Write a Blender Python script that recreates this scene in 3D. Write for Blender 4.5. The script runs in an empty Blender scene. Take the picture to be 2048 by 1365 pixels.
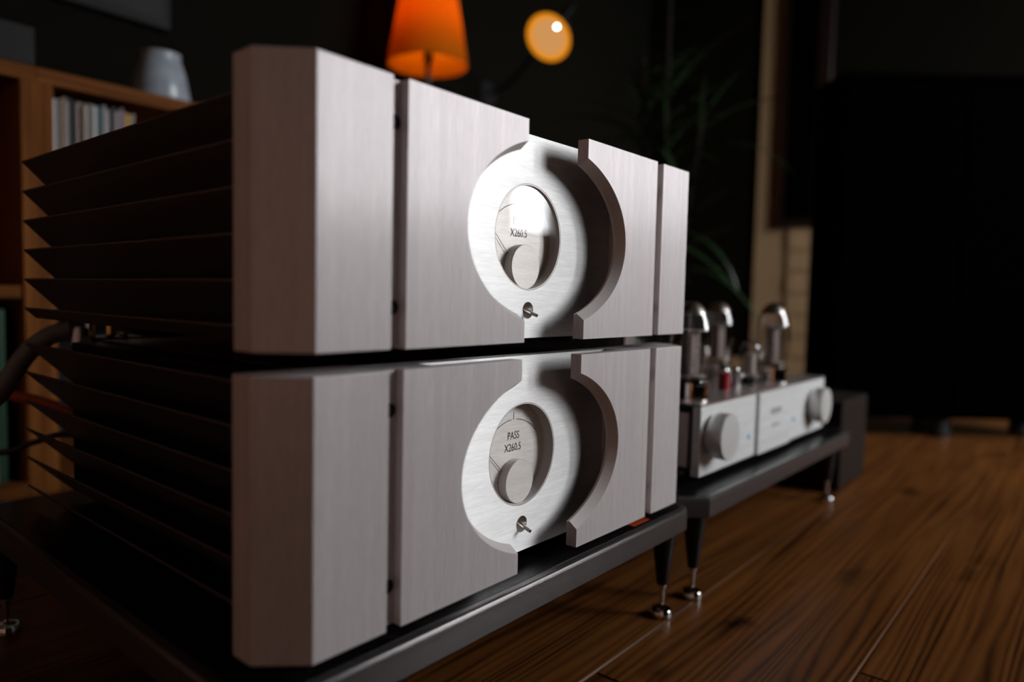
import bpy, bmesh, math, random
from mathutils import Vector, Matrix
from mathutils.geometry import tessellate_polygon
PI = math.pi
sc = bpy.context.scene
COL = sc.collection

# ------------------------------------------------------------------ camera
cam = bpy.data.cameras.new('camera'); camo = bpy.data.objects.new('camera', cam); COL.objects.link(camo)
cam.sensor_width = 36.0; cam.lens = 24.7715
RGT = Vector((0.64258805, -0.76589075, 0.02218018)); DWN = Vector((-0.03358378, -0.05707345, -0.99780497)); FWD = Vector((0.76547549, 0.64043265, -0.06239622))
m = Matrix(((RGT.x, -DWN.x, -FWD.x, -0.21557), (RGT.y, -DWN.y, -FWD.y, -0.31376), (RGT.z, -DWN.z, -FWD.z, 0.33059), (0, 0, 0, 1)))
camo.matrix_world = m
cam.clip_start = 0.01
cam.dof.use_dof = True; cam.dof.focus_distance = 0.55; cam.dof.aperture_fstop = 2.35
cam.dof.aperture_blades = 9
sc.camera = camo

# ------------------------------------------------------------------ world (overcast sky seen through the window)
W = bpy.data.worlds.new('sky'); sc.world = W; W.use_nodes = True
bg = W.node_tree.nodes['Background']; bg.inputs[0].default_value = (0.93, 0.96, 1.0, 1); bg.inputs[1].default_value = 18.4
WX0, WX1, WZ0, WZ1, WY = 1.28, 2.66, 0.60, 1.95, -1.70        # window opening in the front wall
pl = bpy.data.lights.new('window_daylight', 'AREA'); pl.shape = 'RECTANGLE'; pl.size = WX1 - WX0; pl.size_y = WZ1 - WZ0
pl.cycles.is_portal = True
plo = bpy.data.objects.new('window_daylight', pl); COL.objects.link(plo)
plo.location = ((WX0 + WX1) / 2, WY - 0.02, (WZ0 + WZ1) / 2); plo.rotation_euler = (PI / 2, 0, 0)

# low hazy sun: a shaft crosses the room in front of the amplifiers and falls on the floor and the left wall; added to bounce warm light onto left-facing metal
sl = bpy.data.lights.new('added_sun', 'SUN'); sl.energy = 26.0; sl.color = (1.0, .86, .72); sl.angle = math.radians(3)
slo = bpy.data.objects.new('added_sun', sl); COL.objects.link(slo)
slo.rotation_euler = Vector((-.92, .20, -.32)).to_track_quat('-Z', 'Y').to_euler(); slo.location = (8, -4, 4)

vs = sc.view_settings
vs.view_transform = 'Standard'; vs.look = 'None'; vs.gamma = 1.0; vs.use_curve_mapping = False; vs.exposure = 0.0
cy = sc.cycles
cy.max_bounces = 8; cy.diffuse_bounces = 3; cy.glossy_bounces = 4; cy.transmission_bounces = 6; cy.transparent_max_bounces = 12
cy.caustics_reflective = False; cy.caustics_refractive = False; cy.sample_clamp_indirect = 4.0
cy.use_denoising = True
cy.use_light_tree = True

# ------------------------------------------------------------------ materials
def mat(name):
    M = bpy.data.materials.new(name); M.use_nodes = True
    nt = M.node_tree; nt.nodes.clear()
    out = nt.nodes.new('ShaderNodeOutputMaterial')
    return M, nt, out
def N(nt, t, **kw):
    n = nt.nodes.new(t)
    for k, v in kw.items():
        if k in n.inputs: n.inputs[k].default_value = v
        else: setattr(n, k, v)
    return n
def princ(nt, col, rough=.5, metal=0.0, **kw):
    p = nt.nodes.new('ShaderNodeBsdfPrincipled')
    p.inputs['Base Color'].default_value = (*col, 1); p.inputs['Roughness'].default_value = rough; p.inputs['Metallic'].default_value = metal
    for k, v in kw.items(): p.inputs[k].default_value = v
    return p
def coords(nt, scale, loc=(0, 0, 0), src='Object'):
    tc = nt.nodes.new('ShaderNodeTexCoord'); mp = nt.nodes.new('ShaderNodeMapping')
    mp.inputs['Scale'].default_value = scale; mp.inputs['Location'].default_value = loc
    nt.links.new(tc.outputs[src], mp.inputs['Vector']); return mp
def ramp(nt, fac, stops):
    r = nt.nodes.new('ShaderNodeValToRGB'); e = r.color_ramp.elements
    while len(e) < len(stops): e.new(.5)
    for i, (p, c) in enumerate(stops): e[i].position = p; e[i].color = (*c, 1)
    nt.links.new(fac, r.inputs[0]); return r
def plain(name, col, rough=.5, metal=0.0, grain=0.0, gscale=400, var=0.08, **kw):
    M, nt, out = mat(name); p = princ(nt, col, rough, metal, **kw)
    mp = coords(nt, (1, 1, 1)); no = N(nt, 'ShaderNodeTexNoise', Scale=gscale, Detail=3.0)
    nt.links.new(mp.outputs[0], no.inputs['Vector'])
    a = tuple(max(0, c * (1 - var)) for c in col); b = tuple(min(1, c * (1 + var)) for c in col)
    r = ramp(nt, no.outputs[0], [(.35, a), (.65, b)]); nt.links.new(r.outputs[0], p.inputs['Base Color'])
    if grain:
        bp = N(nt, 'ShaderNodeBump', Strength=grain, Distance=.0004); nt.links.new(no.outputs[0], bp.inputs['Height']); nt.links.new(bp.outputs[0], p.inputs['Normal'])
    nt.links.new(p.outputs[0], out.inputs[0]); return M
def brushed(name, col, tangent, grain_scale, rough=.36, aniso=.9, rough2=.6, mix=.42, bump=.12, metal2=1.0):
    M, nt, out = mat(name)
    tv = N(nt, 'ShaderNodeCombineXYZ'); tv.inputs[0].default_value, tv.inputs[1].default_value, tv.inputs[2].default_value = tangent
    p1 = princ(nt, col, rough, 1.0); p1.inputs['Anisotropic'].default_value = aniso
    p2 = princ(nt, col, rough2, metal2); p2.inputs['Anisotropic'].default_value = .25
    for p in (p1, p2): nt.links.new(tv.outputs[0], p.inputs['Tangent'])
    mp = coords(nt, grain_scale); no = N(nt, 'ShaderNodeTexNoise', Scale=1.0, Detail=4.0, Roughness=.7); nt.links.new(mp.outputs[0], no.inputs['Vector'])
    dk = tuple(c * .80 for c in col); lt = tuple(min(1, c * 1.12) for c in col)
    r = ramp(nt, no.outputs[0], [(.3, dk), (.7, lt)])
    mp2 = coords(nt, tuple(g * .06 for g in grain_scale)); no2 = N(nt, 'ShaderNodeTexNoise', Scale=1.0, Detail=2.0); nt.links.new(mp2.outputs[0], no2.inputs['Vector'])
    r2 = ramp(nt, no2.outputs[0], [(.3, (.9, .9, .9)), (.7, (1, 1, 1))])
    mx = N(nt, 'ShaderNodeMixRGB', blend_type='MULTIPLY'); mx.inputs[0].default_value = 1
    nt.links.new(r.outputs[0], mx.inputs[1]); nt.links.new(r2.outputs[0], mx.inputs[2])
    bp = N(nt, 'ShaderNodeBump', Strength=bump, Distance=.0002); nt.links.new(no.outputs[0], bp.inputs['Height'])
    for p in (p1, p2):
        nt.links.new(mx.outputs[0], p.inputs['Base Color']); nt.links.new(bp.outputs[0], p.inputs['Normal'])
    ms = N(nt, 'ShaderNodeMixShader'); ms.inputs[0].default_value = mix
    nt.links.new(p1.outputs[0], ms.inputs[1]); nt.links.new(p2.outputs[0], ms.inputs[2]); nt.links.new(ms.outputs[0], out.inputs[0])
    return M
def thin_glass(name, tint=(1, 1, 1), ior=1.5, rough=0.0, boost=1.0):
    M, nt, out = mat(name)
    tr = N(nt, 'ShaderNodeBsdfTransparent'); tr.inputs[0].default_value = (*tint, 1)
    gl = N(nt, 'ShaderNodeBsdfGlossy'); gl.inputs['Roughness'].default_value = rough
    fr = N(nt, 'ShaderNodeFresnel'); ge = N(nt, 'ShaderNodeNewGeometry'); mi = N(nt, 'ShaderNodeMix'); mi.data_type = 'FLOAT'
    mi.inputs[2].default_value = ior; mi.inputs[3].default_value = 1.0 / ior      # a thin sheet reflects alike from both sides
    nt.links.new(ge.outputs['Backfacing'], mi.inputs[0]); nt.links.new(mi.outputs[0], fr.inputs['IOR'])
    mu = N(nt, 'ShaderNodeMath', operation='MULTIPLY', use_clamp=True); mu.inputs[1].default_value = boost; nt.links.new(fr.outputs[0], mu.inputs[0])
    ms = N(nt, 'ShaderNodeMixShader'); nt.links.new(mu.outputs[0], ms.inputs[0]); nt.links.new(tr.outputs[0], ms.inputs[1]); nt.links.new(gl.outputs[0], ms.inputs[2])
    nt.links.new(ms.outputs[0], out.inputs[0]); return M
def emit(name, col, s):
    M, nt, out = mat(name); e = N(nt, 'ShaderNodeEmission'); e.inputs[0].default_value = (*col, 1); e.inputs[1].default_value = s
    nt.links.new(e.outputs[0], out.inputs[0]); return M
def wood(name, c1, c2, c3, scale, rough=.4, rand=True, bump=.15, knots=False, spec=.5):
    M, nt, out = mat(name); p = princ(nt, c1, rough); p.inputs['Specular IOR Level'].default_value = spec
    tc = N(nt, 'ShaderNodeTexCoord'); oi = N(nt, 'ShaderNodeObjectInfo')
    ml = N(nt, 'ShaderNodeVectorMath', operation='MULTIPLY_ADD'); ml.inputs[1].default_value = (1, 1, 1)
    cb = N(nt, 'ShaderNodeCombineXYZ'); mu = N(nt, 'ShaderNodeMath', operation='MULTIPLY'); mu.inputs[1].default_value = 37.0 if rand else 0.0
    nt.links.new(oi.outputs['Random'], mu.inputs[0])
    for i in range(3): nt.links.new(mu.outputs[0], cb.inputs[i])
    nt.links.new(tc.outputs['Object'], ml.inputs[0]); nt.links.new(cb.outputs[0], ml.inputs[2])
    mp = N(nt, 'ShaderNodeMapping'); mp.inputs['Scale'].default_value = scale; nt.links.new(ml.outputs[0], mp.inputs['Vector'])
    warp = N(nt, 'ShaderNodeTexNoise', Scale=.45, Detail=2.0); nt.links.new(mp.outputs[0], warp.inputs['Vector'])
    vm = N(nt, 'ShaderNodeVectorMath', operation='MULTIPLY_ADD'); vm.inputs[1].default_value = (0, 2.6, 2.6) if knots else (.5, .5, .5)
    nt.links.new(warp.outputs['Color'], vm.inputs[0]); nt.links.new(mp.outputs[0], vm.inputs[2])
    g = N(nt, 'ShaderNodeTexNoise', Scale=1.6, Detail=6.0, Roughness=.62); nt.links.new(vm.outputs[0], g.inputs['Vector'])
    wv = N(nt, 'ShaderNodeTexWave', Scale=.9, Distortion=3.5, Detail=3.0); wv.bands_direction = 'Y'; wv.inputs['Detail Scale'].default_value = 1.2; nt.links.new(vm.outputs[0], wv.inputs['Vector'])
    mixf = N(nt, 'ShaderNodeMix'); mixf.data_type = 'FLOAT'; mixf.inputs[0].default_value = .22 if knots else .45
    nt.links.new(g.outputs[0], mixf.inputs[2]); nt.links.new(wv.outputs['Fac'], mixf.inputs[3])
    r = ramp(nt, mixf.outputs[0], [(.30, c3), (.46, c1), (.70, c2)] if knots else [(.22, c3), (.45, c1), (.75, c2)])
    colout = r.outputs[0]
    if knots:
        mpk = N(nt, 'ShaderNodeMapping'); mpk.inputs['Scale'].default_value = (3.2, 7.0, 7.0); nt.links.new(ml.outputs[0], mpk.inputs['Vector'])
        nz = N(nt, 'ShaderNodeTexNoise', Scale=3.0, Detail=4.0); nt.links.new(mpk.outputs[0], nz.inputs['Vector'])
        vv = N(nt, 'ShaderNodeVectorMath', operation='MULTIPLY_ADD'); vv.inputs[1].default_value = (.35, .35, .35); nt.links.new(nz.outputs['Color'], vv.inputs[0]); nt.links.new(mpk.outputs[0], vv.inputs[2])
        vo = N(nt, 'ShaderNodeTexVoronoi', Scale=1.0); nt.links.new(vv.outputs[0], vo.inputs['Vector'])
        kr = ramp(nt, vo.outputs['Distance'], [(.07, (.22, .2, .2)), (.20, (1, 1, 1))])
        mk = N(nt, 'ShaderNodeMixRGB', blend_type='MULTIPLY'); mk.inputs[0].default_value = 1; nt.links.new(colout, mk.inputs[1]); nt.links.new(kr.outputs[0], mk.inputs[2]); colout = mk.outputs[0]
    if knots:
        ge = N(nt, 'ShaderNodeNewGeometry'); nd = N(nt, 'ShaderNodeTexNoise', Scale=38.0, Detail=4.0); nt.links.new(ge.outputs['Position'], nd.inputs['Vector'])
        for cx, cy, sx, sy, dark in ((.478, -.043, .050, .015, .06), (.335, -.030, .022, .016, .35), (.70, -.098, .055, .020, .40), (.80, -.205, .050, .016, .45), (.62, -.050, .020, .010, .5)):
            sb = N(nt, 'ShaderNodeVectorMath', operation='SUBTRACT'); sb.inputs[1].default_value = (cx, cy, 0); nt.links.new(ge.outputs['Position'], sb.inputs[0])
            dv = N(nt, 'ShaderNodeVectorMath', operation='DIVIDE'); dv.inputs[1].default_value = (sx, sy, 1); nt.links.new(sb.outputs[0], dv.inputs[0])
            ln = N(nt, 'ShaderNodeVectorMath', operation='LENGTH'); nt.links.new(dv.outputs[0], ln.inputs[0])
            ad = N(nt, 'ShaderNodeMath', operation='MULTIPLY_ADD'); ad.inputs[1].default_value = 1.9; nt.links.new(nd.outputs[0], ad.inputs[0]); nt.links.new(ln.outputs['Value'], ad.inputs[2])
            kk = ramp(nt, ad.outputs[0], [(0, (dark, dark, dark)), (.5, (dark, dark, dark)), (1, (1, 1, 1))]); kk.inputs[0].default_value = 0
            sc_ = N(nt, 'ShaderNodeMath', operation='MULTIPLY'); sc_.inputs[1].default_value = .52; nt.links.new(ad.outputs[0], sc_.inputs[0]); nt.links.new(sc_.outputs[0], kk.inputs[0])
            mk = N(nt, 'ShaderNodeMixRGB', blend_type='MULTIPLY'); mk.inputs[0].default_value = 1; nt.links.new(colout, mk.inputs[1]); nt.links.new(kk.outputs[0], mk.inputs[2]); colout = mk.outputs[0]
    hs = N(nt, 'ShaderNodeHueSaturation'); mr = N(nt, 'ShaderNodeMapRange'); mr.inputs['To Min'].default_value = .8; mr.inputs['To Max'].default_value = 1.2
    nt.links.new(oi.outputs['Random'], mr.inputs[0]); nt.links.new(mr.outputs[0], hs.inputs['Value']); nt.links.new(colout, hs.inputs['Color'])
    nt.links.new(hs.outputs[0], p.inputs['Base Color'])
    bp = N(nt, 'ShaderNodeBump', Strength=bump, Distance=.001); nt.links.new(mixf.outputs[0], bp.inputs['Height']); nt.links.new(bp.outputs[0], p.inputs['Normal'])
    nt.links.new(p.outputs[0], out.inputs[0]); return M

ALU = (.83, .765, .765)
M = {}
M['alu_v'] = brushed('brushed_aluminium_vertical', ALU, (1, 0, 0), (2600, 2600, 55), rough=.31, aniso=.95, mix=.90, rough2=.58, metal2=.30)
M['alu_h'] = brushed('brushed_aluminium_horizontal', (.90, .885, .87), (0, 0, 1), (60, 2600, 2600), rough=.50, aniso=.93, mix=.34, rough2=.62, metal2=.6)
M['alu_disc'] = brushed('satin_aluminium_disc', (.84, .80, .76), (0, 0, 1), (90, 2600, 2600), rough=.46, aniso=.8, mix=.5, bump=.2, metal2=.5)
M['alu_satin'] = plain('bead_blasted_aluminium', (.92, .85, .83), .5, .2, grain=.15, gscale=2500)
M['alu_dial'] = plain('dial_aluminium', (.62, .585, .545), .5, .25, grain=.25, gscale=1800)
M['alu_white'] = brushed('satin_silver_faceplate', (.96, .97, .95), (0, 0, 1), (60, 1500, 1500), rough=.50, aniso=.5, mix=.85, bump=.08, metal2=.3, rough2=.56)
M['knob'] = plain('turned_aluminium_knob', (.80, .80, .78), .5, .7, gscale=900)
M['turned'] = plain('turned_bright_metal', (.85, .78, .72), .30, .8, gscale=300, var=.02)
M['chrome'] = plain('polished_chrome', (.82, .80, .78), .08, 1.0, gscale=300, var=.02)
M['black_metal'] = plain('black_anodised_metal', (.018, .016, .018), .42, .0, grain=.2, gscale=1500, var=.2)
M['fin'] = plain('dark_anodised_fin', (.19, .16, .16), .40, .75, gscale=900, var=.15)
M['chassis'] = plain('black_powder_coat', (.010, .009, .010), .5, .0, grain=.3, gscale=1800, var=.2)
M['ink'] = plain('dial_ink', (.012, .014, .022), .6)
M['glass'] = thin_glass('meter_glass', (.99, .985, .98), 1.52, 0.0, 1.4)
M['bulbglass'] = thin_glass('tube_glass', (.93, .91, .90), 1.5, 0.0, 2.8)
M['hole'] = plain('dark_screw_recess', (.004, .004, .006), .6)
M['stand'] = plain('textured_dark_metal', (.13, .118, .117), .20, .55, grain=.22, gscale=1400, var=.12)
M['legblack'] = plain('satin_black_leg', (.012, .011, .012), .3, 0, gscale=500)
M['getter'] = plain('getter_silver', (.66, .60, .55), .34, 1.0, gscale=60, var=.15)
M['electrode'] = plain('grey_tube_plate', (.34, .29, .28), .45, .5, gscale=200, var=.2)
M['topplate'] = plain('pale_top_plate', (.58, .50, .47), .32, .8, grain=.1, gscale=1500)
M['blackplastic'] = plain('black_plastic', (.012, .012, .014), .35)
M['red'] = plain('red_lacquer', (.42, .02, .03), .3)
M['led'] = emit('blue_indicator', (.05, .35, .62), .55)
M['gold'] = plain('gold_plate', (.90, .62, .22), .22, 1.0, gscale=400)
M['silver'] = plain('silver_connector', (.62, .62, .65), .3, 1.0, gscale=400)
M['sticker'] = plain('orange_sticker', (.55, .07, .01), .5)

# stand top: black gloss with dust specks
def speck(name):
    Mm, nt, out = mat(name); p = princ(nt, (.006, .006, .007), .3); p.inputs['Specular IOR Level'].default_value = .22
    mp = coords(nt, (1, 1, 1)); vo = N(nt, 'ShaderNodeTexVoronoi', Scale=420.0); nt.links.new(mp.outputs[0], vo.inputs['Vector'])
    no = N(nt, 'ShaderNodeTexNoise', Scale=60.0); nt.links.new(mp.outputs[0], no.inputs['Vector'])
    r1 = ramp(nt, vo.outputs['Distance'], [(.10, (1, 1, 1)), (.17, (0, 0, 0))]); r2 = ramp(nt, no.outputs[0], [(.50, (0, 0, 0)), (.60, (1, 1, 1))])
    mm = N(nt, 'ShaderNodeMixRGB', blend_type='MULTIPLY'); mm.inputs[0].default_value = 1; nt.links.new(r1.outputs[0], mm.inputs[1]); nt.links.new(r2.outputs[0], mm.inputs[2])
    cm = N(nt, 'ShaderNodeMixRGB'); nt.links.new(mm.outputs[0], cm.inputs[0]); cm.inputs[1].default_value = (.006, .006, .007, 1); cm.inputs[2].default_value = (.35, .35, .36, 1)
    nt.links.new(cm.outputs[0], p.inputs['Base Color']); nt.links.new(p.outputs[0], out.inputs[0]); return Mm
M['speck'] = speck('black_speckled_top')
M['floor'] = wood('rustic_walnut_floor', (.108, .037, .0086), (.165, .059, .0145), (.036, .0115, .0034), (2.2, 40, 40), rough=.36, knots=True, bump=.30, spec=.16)
M['shelfwood'] = wood('warm_bookcase_wood', (.19, .066, .016), (.25, .088, .022), (.115, .038, .010), (60, 60, 2.0), rough=.6, bump=.05, spec=.04)
M['shelfwood_h'] = wood('warm_bookcase_wood_horizontal', (.19, .066, .016), (.25, .088, .022), (.115, .038, .010), (2.0, 60, 60), rough=.6, bump=.05, spec=.04)
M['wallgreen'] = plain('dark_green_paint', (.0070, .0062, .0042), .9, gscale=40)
M['wallwarm'] = plain('warm_plaster', (.80, .47, .35), .85, gscale=30)
M['wallblue'] = plain('dark_blue_paint', (.020, .026, .040), .8, gscale=40)
M['ceil'] = plain('grey_ceiling', (.12, .10, .095), .9, gscale=30)
M['beige'] = plain('beige_plaster', (.50, .33, .18), .85, grain=.3, gscale=120)
M['white'] = plain('white_gloss_paint', (.75, .75, .73), .4)

def matte(k, v=.05): M[k].node_tree.nodes['Principled BSDF'].inputs['Specular IOR Level'].default_value = v
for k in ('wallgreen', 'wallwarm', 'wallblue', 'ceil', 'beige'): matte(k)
matte('chassis', .15); matte('legblack', .3)
# ------------------------------------------------------------------ mesh helpers
def new_obj(name, bm, material, parent=None, smooth=False, angle=40):
    me = bpy.data.meshes.new(name)
    bmesh.ops.recalc_face_normals(bm, faces=bm.faces[:]); bm.to_mesh(me); bm.free()
    o = bpy.data.objects.new(name, me); COL.objects.link(o)
    if material: me.materials.append(material)
    if parent: o.parent = parent
    if smooth:
        me.shade_smooth()
        me.set_sharp_from_angle(angle=math.radians(angle))
    return o
def bevel(o, w, seg=2):
    md = o.modifiers.new('edge', 'BEVEL'); md.width = w; md.segments = seg; md.limit_method = 'ANGLE'; md.angle_limit = math.radians(35); md.harden_normals = True
    return o
def empty(name, loc=(0, 0, 0), rz=0):
    o = bpy.data.objects.new(name, None); COL.objects.link(o); o.location = loc; o.rotation_euler = (0, 0, rz); o.empty_display_size = .05; return o
def tag(o, label, cat, group=None):
    o['label'] = label; o['category'] = cat
    if group: o['group'] = group
    return o
def struct(o): o['kind'] = 'structure'; return o
def box(bm, x0, x1, y0, y1, z0, z1):
    v = [bm.verts.new(p) for p in ((x0, y0, z0), (x1, y0, z0), (x1, y1, z0), (x0, y1, z0), (x0, y0, z1), (x1, y0, z1), (x1, y1, z1), (x0, y1, z1))]
    for f in ((0, 3, 2, 1), (4, 5, 6, 7), (0, 1, 5, 4), (1, 2, 6, 5), (2, 3, 7, 6), (3, 0, 4, 7)): bm.faces.new([v[i] for i in f])
    return v
def boxo(name, b, material, parent=None, bv=0):
    bm = bmesh.new(); box(bm, *b); o = new_obj(name, bm, material, parent)
    if bv: bevel(o, bv)
    return o
def loft(bm, loops, cap0=True, cap1=True, closed=True):
    """loops of equal length joined by quads; caps triangulated so that concave outlines work"""
    L = [[bm.verts.new(p) for p in lp] for lp in loops]; n = len(L[0])
    for a, b in zip(L, L[1:]):
        for i in range(n if closed else n - 1):
            j = (i + 1) % n; bm.faces.new((a[i], a[j], b[j], b[i]))
    for lp, do in ((L[0], cap0), (L[-1], cap1)):
        if do:
            for t in tessellate_polygon([[v.co for v in lp]]):
                try: bm.faces.new([lp[i] for i in t])
                except ValueError: pass
    return L
def plate_holes(bm, outer, holes, y0, y1):
    """plate in the XZ plane between y0 and y1, outline and holes as (x,z) lists"""
    polys = [outer] + holes; front = []; back = []
    for p in polys:
        front.append([bm.verts.new((x, y0, z)) for x, z in p]); back.append([bm.verts.new((x, y1, z)) for x, z in p])
    ff = [v for l in front for v in l]; bb = [v for l in back for v in l]
    for t in tessellate_polygon([[Vector((x, z, 0)) for x, z in p] for p in polys]):
        bm.faces.new([ff[i] for i in t]); bm.faces.new([bb[i] for i in reversed(t)])
    for a, b in zip(front, back):
        n = len(a)
        for i in range(n): j = (i + 1) % n; bm.faces.new((a[i], a[j], b[j], b[i]))
def circ(cx, cz, r, n=64, a0=0.0, a1=2 * PI, full=True):
    k = n if full else n - 1
    return [(cx + r * math.cos(a0 + (a1 - a0) * i / k), cz + r * math.sin(a0 + (a1 - a0) * i / k)) for i in range(n)]
def lathe(bm, prof, seg=32, org=(0, 0, 0), axis='Z', closed_ends=True):
    """profile of (r,h) turned about an axis"""
    rings = []
    for r, h in prof:
        ring = []
        for i in range(seg):
            a = 2 * PI * i / seg; c, s = r * math.cos(a), r * math.sin(a)
            p = {'Z': (c, s, h), 'Y': (c, h, s), 'X': (h, c, s)}[axis]
            ring.append(bm.verts.new((p[0] + org[0], p[1] + org[1], p[2] + org[2])))
        rings.append(ring)
    for a, b in zip(rings, rings[1:]):
        for i in range(seg): j = (i + 1) % seg; bm.faces.new((a[i], a[j], b[j], b[i]))
    if closed_ends: bm.faces.new(rings[0]); bm.faces.new(rings[-1])
    return rings
def lathe_o(name, prof, material, parent=None, seg=32, org=(0, 0, 0), axis='Z', closed=True, angle=40):
    bm = bmesh.new(); lathe(bm, prof, seg, org, axis, closed); return new_obj(name, bm, material, parent, True, angle)
def tube(bm, pts, rad, seg=12):
    pts = [Vector(p) for p in pts]; rings = []
    for i, p in enumerate(pts):
        d = (pts[min(i + 1, len(pts) - 1)] - pts[max(i - 1, 0)]).normalized()
        u = d.cross(Vector((0, 0, 1)))
        if u.length < 1e-4: u = Vector((1, 0, 0))
        u.normalize(); w = u.cross(d); r = rad[i] if isinstance(rad, (list, tuple)) else rad
        rings.append([bm.verts.new(p + (u * math.cos(2 * PI * k / seg) + w * math.sin(2 * PI * k / seg)) * r) for k in range(seg)])
    for a, b in zip(rings, rings[1:]):
        for i in range(seg): j = (i + 1) % seg; bm.faces.new((a[i], a[j], b[j], b[i]))
    bm.faces.new(rings[0]); bm.faces.new(rings[-1])
def spline(pts, n=8):
    P = [Vector(p) for p in pts]; P = [2 * P[0] - P[1]] + P + [2 * P[-1] - P[-2]]; out = []
    for i in range(1, len(P) - 2):
        for k in range(n):
            t = k / n; a, b, c, d = P[i - 1:i + 3]
            out.append(.5 * ((2 * b) + (c - a) * t + (2 * a - 5 * b + 4 * c - d) * t * t + (3 * b - a - 3 * c + d) * t ** 3))
    out.append(P[-2]); return out
def text_mesh(name, s, size, loc, material, parent, depth=.00008, sx=1.0):
    cu = bpy.data.curves.new(name, 'FONT'); cu.body = s; cu.size = size; cu.align_x = 'CENTER'; cu.align_y = 'CENTER'; cu.extrude = depth
    t = bpy.data.objects.new(name, cu); COL.objects.link(t)
    bpy.context.view_layer.update()
    me = bpy.data.meshes.new_from_object(t.evaluated_get(bpy.context.evaluated_depsgraph_get()))
    COL.objects.unlink(t); bpy.data.objects.remove(t); bpy.data.curves.remove(cu)
    me.transform(Matrix.Diagonal((sx, 1, 1, 1))); me.transform(Matrix.Rotation(PI / 2, 4, 'X')); me.transform(Matrix.Translation(loc))
    me.materials.clear(); me.materials.append(material)
    o = bpy.data.objects.new(name, me); COL.objects.link(o); o.parent = parent; return o
def copy_tree(o, parent=None):
    c = o.copy(); COL.objects.link(c)
    if parent: c.parent = parent
    for ch in list(o.children): copy_tree(ch, c)
    return c

# ------------------------------------------------------------------ setting
RX0, RX1, RY0, RY1, RZ = -1.05, 2.75, -1.70, 1.375, 2.3
floor = struct(boxo('floor', (RX0, RX1, RY0, RY1, -.06, -.012), M['chassis']))
PW, PL = .176, 1.32
_pm = {}
def plank_mesh(l):
    k = round(l, 3)
    if k not in _pm:
        bm = bmesh.new(); c = .0016; w = PW
        lo = [(0.0003, .0003, -.0115), (l - .0003, .0003, -.0115), (l - .0003, w - .0003, -.0115), (.0003, w - .0003, -.0115)]
        mi = [(x, y, -c) for x, y, _ in lo]
        hi = [(.0003 + c, .0003 + c, 0), (l - .0003 - c, .0003 + c, 0), (l - .0003 - c, w - .0003 - c, 0), (.0003 + c, w - .0003 - c, 0)]
        loft(bm, [lo, mi, hi]); bmesh.ops.recalc_face_normals(bm, faces=bm.faces[:])
        me = bpy.data.meshes.new('plank'); bm.to_mesh(me); bm.free(); me.materials.append(M['floor']); _pm[k] = me
    return _pm[k]
random.seed(11)
row0 = math.floor((RY0 - .013) / PW)
for r in range(row0, 9):
    y = .013 + r * PW
    if y < RY0 - .001 or y + PW > RY1 + .2: continue
    off = {-2: .461, -1: 1.62, 0: 1.05, 1: .33}.get(r, random.uniform(0, PL))
    xs = sorted({RX0, RX1} | {round(off + k * PL, 3) for k in range(-4, 4) if RX0 + .05 < off + k * PL < RX1 - .05})
    for a, b in zip(xs, xs[1:]):
        o = bpy.data.objects.new('plank', plank_mesh(b - a)); COL.objects.link(o); o.location = (a, y, 0); o.parent = floor
# walls
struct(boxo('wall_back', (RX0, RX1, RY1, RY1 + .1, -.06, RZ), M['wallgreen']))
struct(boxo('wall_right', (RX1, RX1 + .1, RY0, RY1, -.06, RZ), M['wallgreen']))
struct(boxo('wall_left', (RX0 - .1, RX0, RY0, RY1, -.06, RZ), M['wallwarm']))
struct(boxo('ceiling', (RX0 - .1, RX1 + .1, RY0 - .1, RY1 + .1, RZ, RZ + .1), M['ceil']))
bm = bmesh.new()
plate_holes(bm, [(RX0 - .1, -.06), (RX1 + .1, -.06), (RX1 + .1, RZ), (RX0 - .1, RZ)], [[(WX0, WZ0), (WX1, WZ0), (WX1, WZ1), (WX0, WZ1)]], RY0 - .1, RY0)
struct(new_obj('wall_front', bm, M['wallblue']))
win = struct(empty('window_1', ((WX0 + WX1) / 2, WY, WZ0)))
def wpart(name, b, mt):
    x, y, z = win.location; return boxo(name, (b[0] - x, b[1] - x, b[2] - y, b[3] - y, b[4] - z, b[5] - z), mt, win)
t = .05
for nm, b in (('frame_rail', (WX0, WX1, WY - .08, WY - .03, WZ0, WZ0 + t)), ('frame_rail', (WX0, WX1, WY - .08, WY - .03, WZ1 - t, WZ1)),
              ('frame_stile', (WX0, WX0 + t, WY - .08, WY - .03, WZ0 + t, WZ1 - t)), ('frame_stile', (WX1 - t, WX1, WY - .08, WY - .03, WZ0 + t, WZ1 - t)),
              ('mullion', (2.06, 2.285, WY - .08, WY - .03, WZ0 + t, WZ1 - t))): wpart(nm, b, M['wallblue'] if nm == 'mullion' else M['white'])
wpart('pane', (WX0 + t, 2.06, WY - .057, WY - .053, WZ0 + t, WZ1 - t), M['glass'])
wpart('pane', (2.285, WX1 - t, WY - .057, WY - .053, WZ0 + t, WZ1 - t), M['glass'])
wpart('window_sill', (WX0 - .05, WX1 + .05, WY - .02, WY + .10, WZ0 - .03, WZ0), M['white'])
struct(boxo('baseboard_back', (RX0, RX1, RY1 - .015, RY1, 0, .09), M['beige']))
struct(boxo('baseboard_right', (RX1 - .015, RX1, RY0, RY1 - .015, 0, .09), M['beige']))
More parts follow.
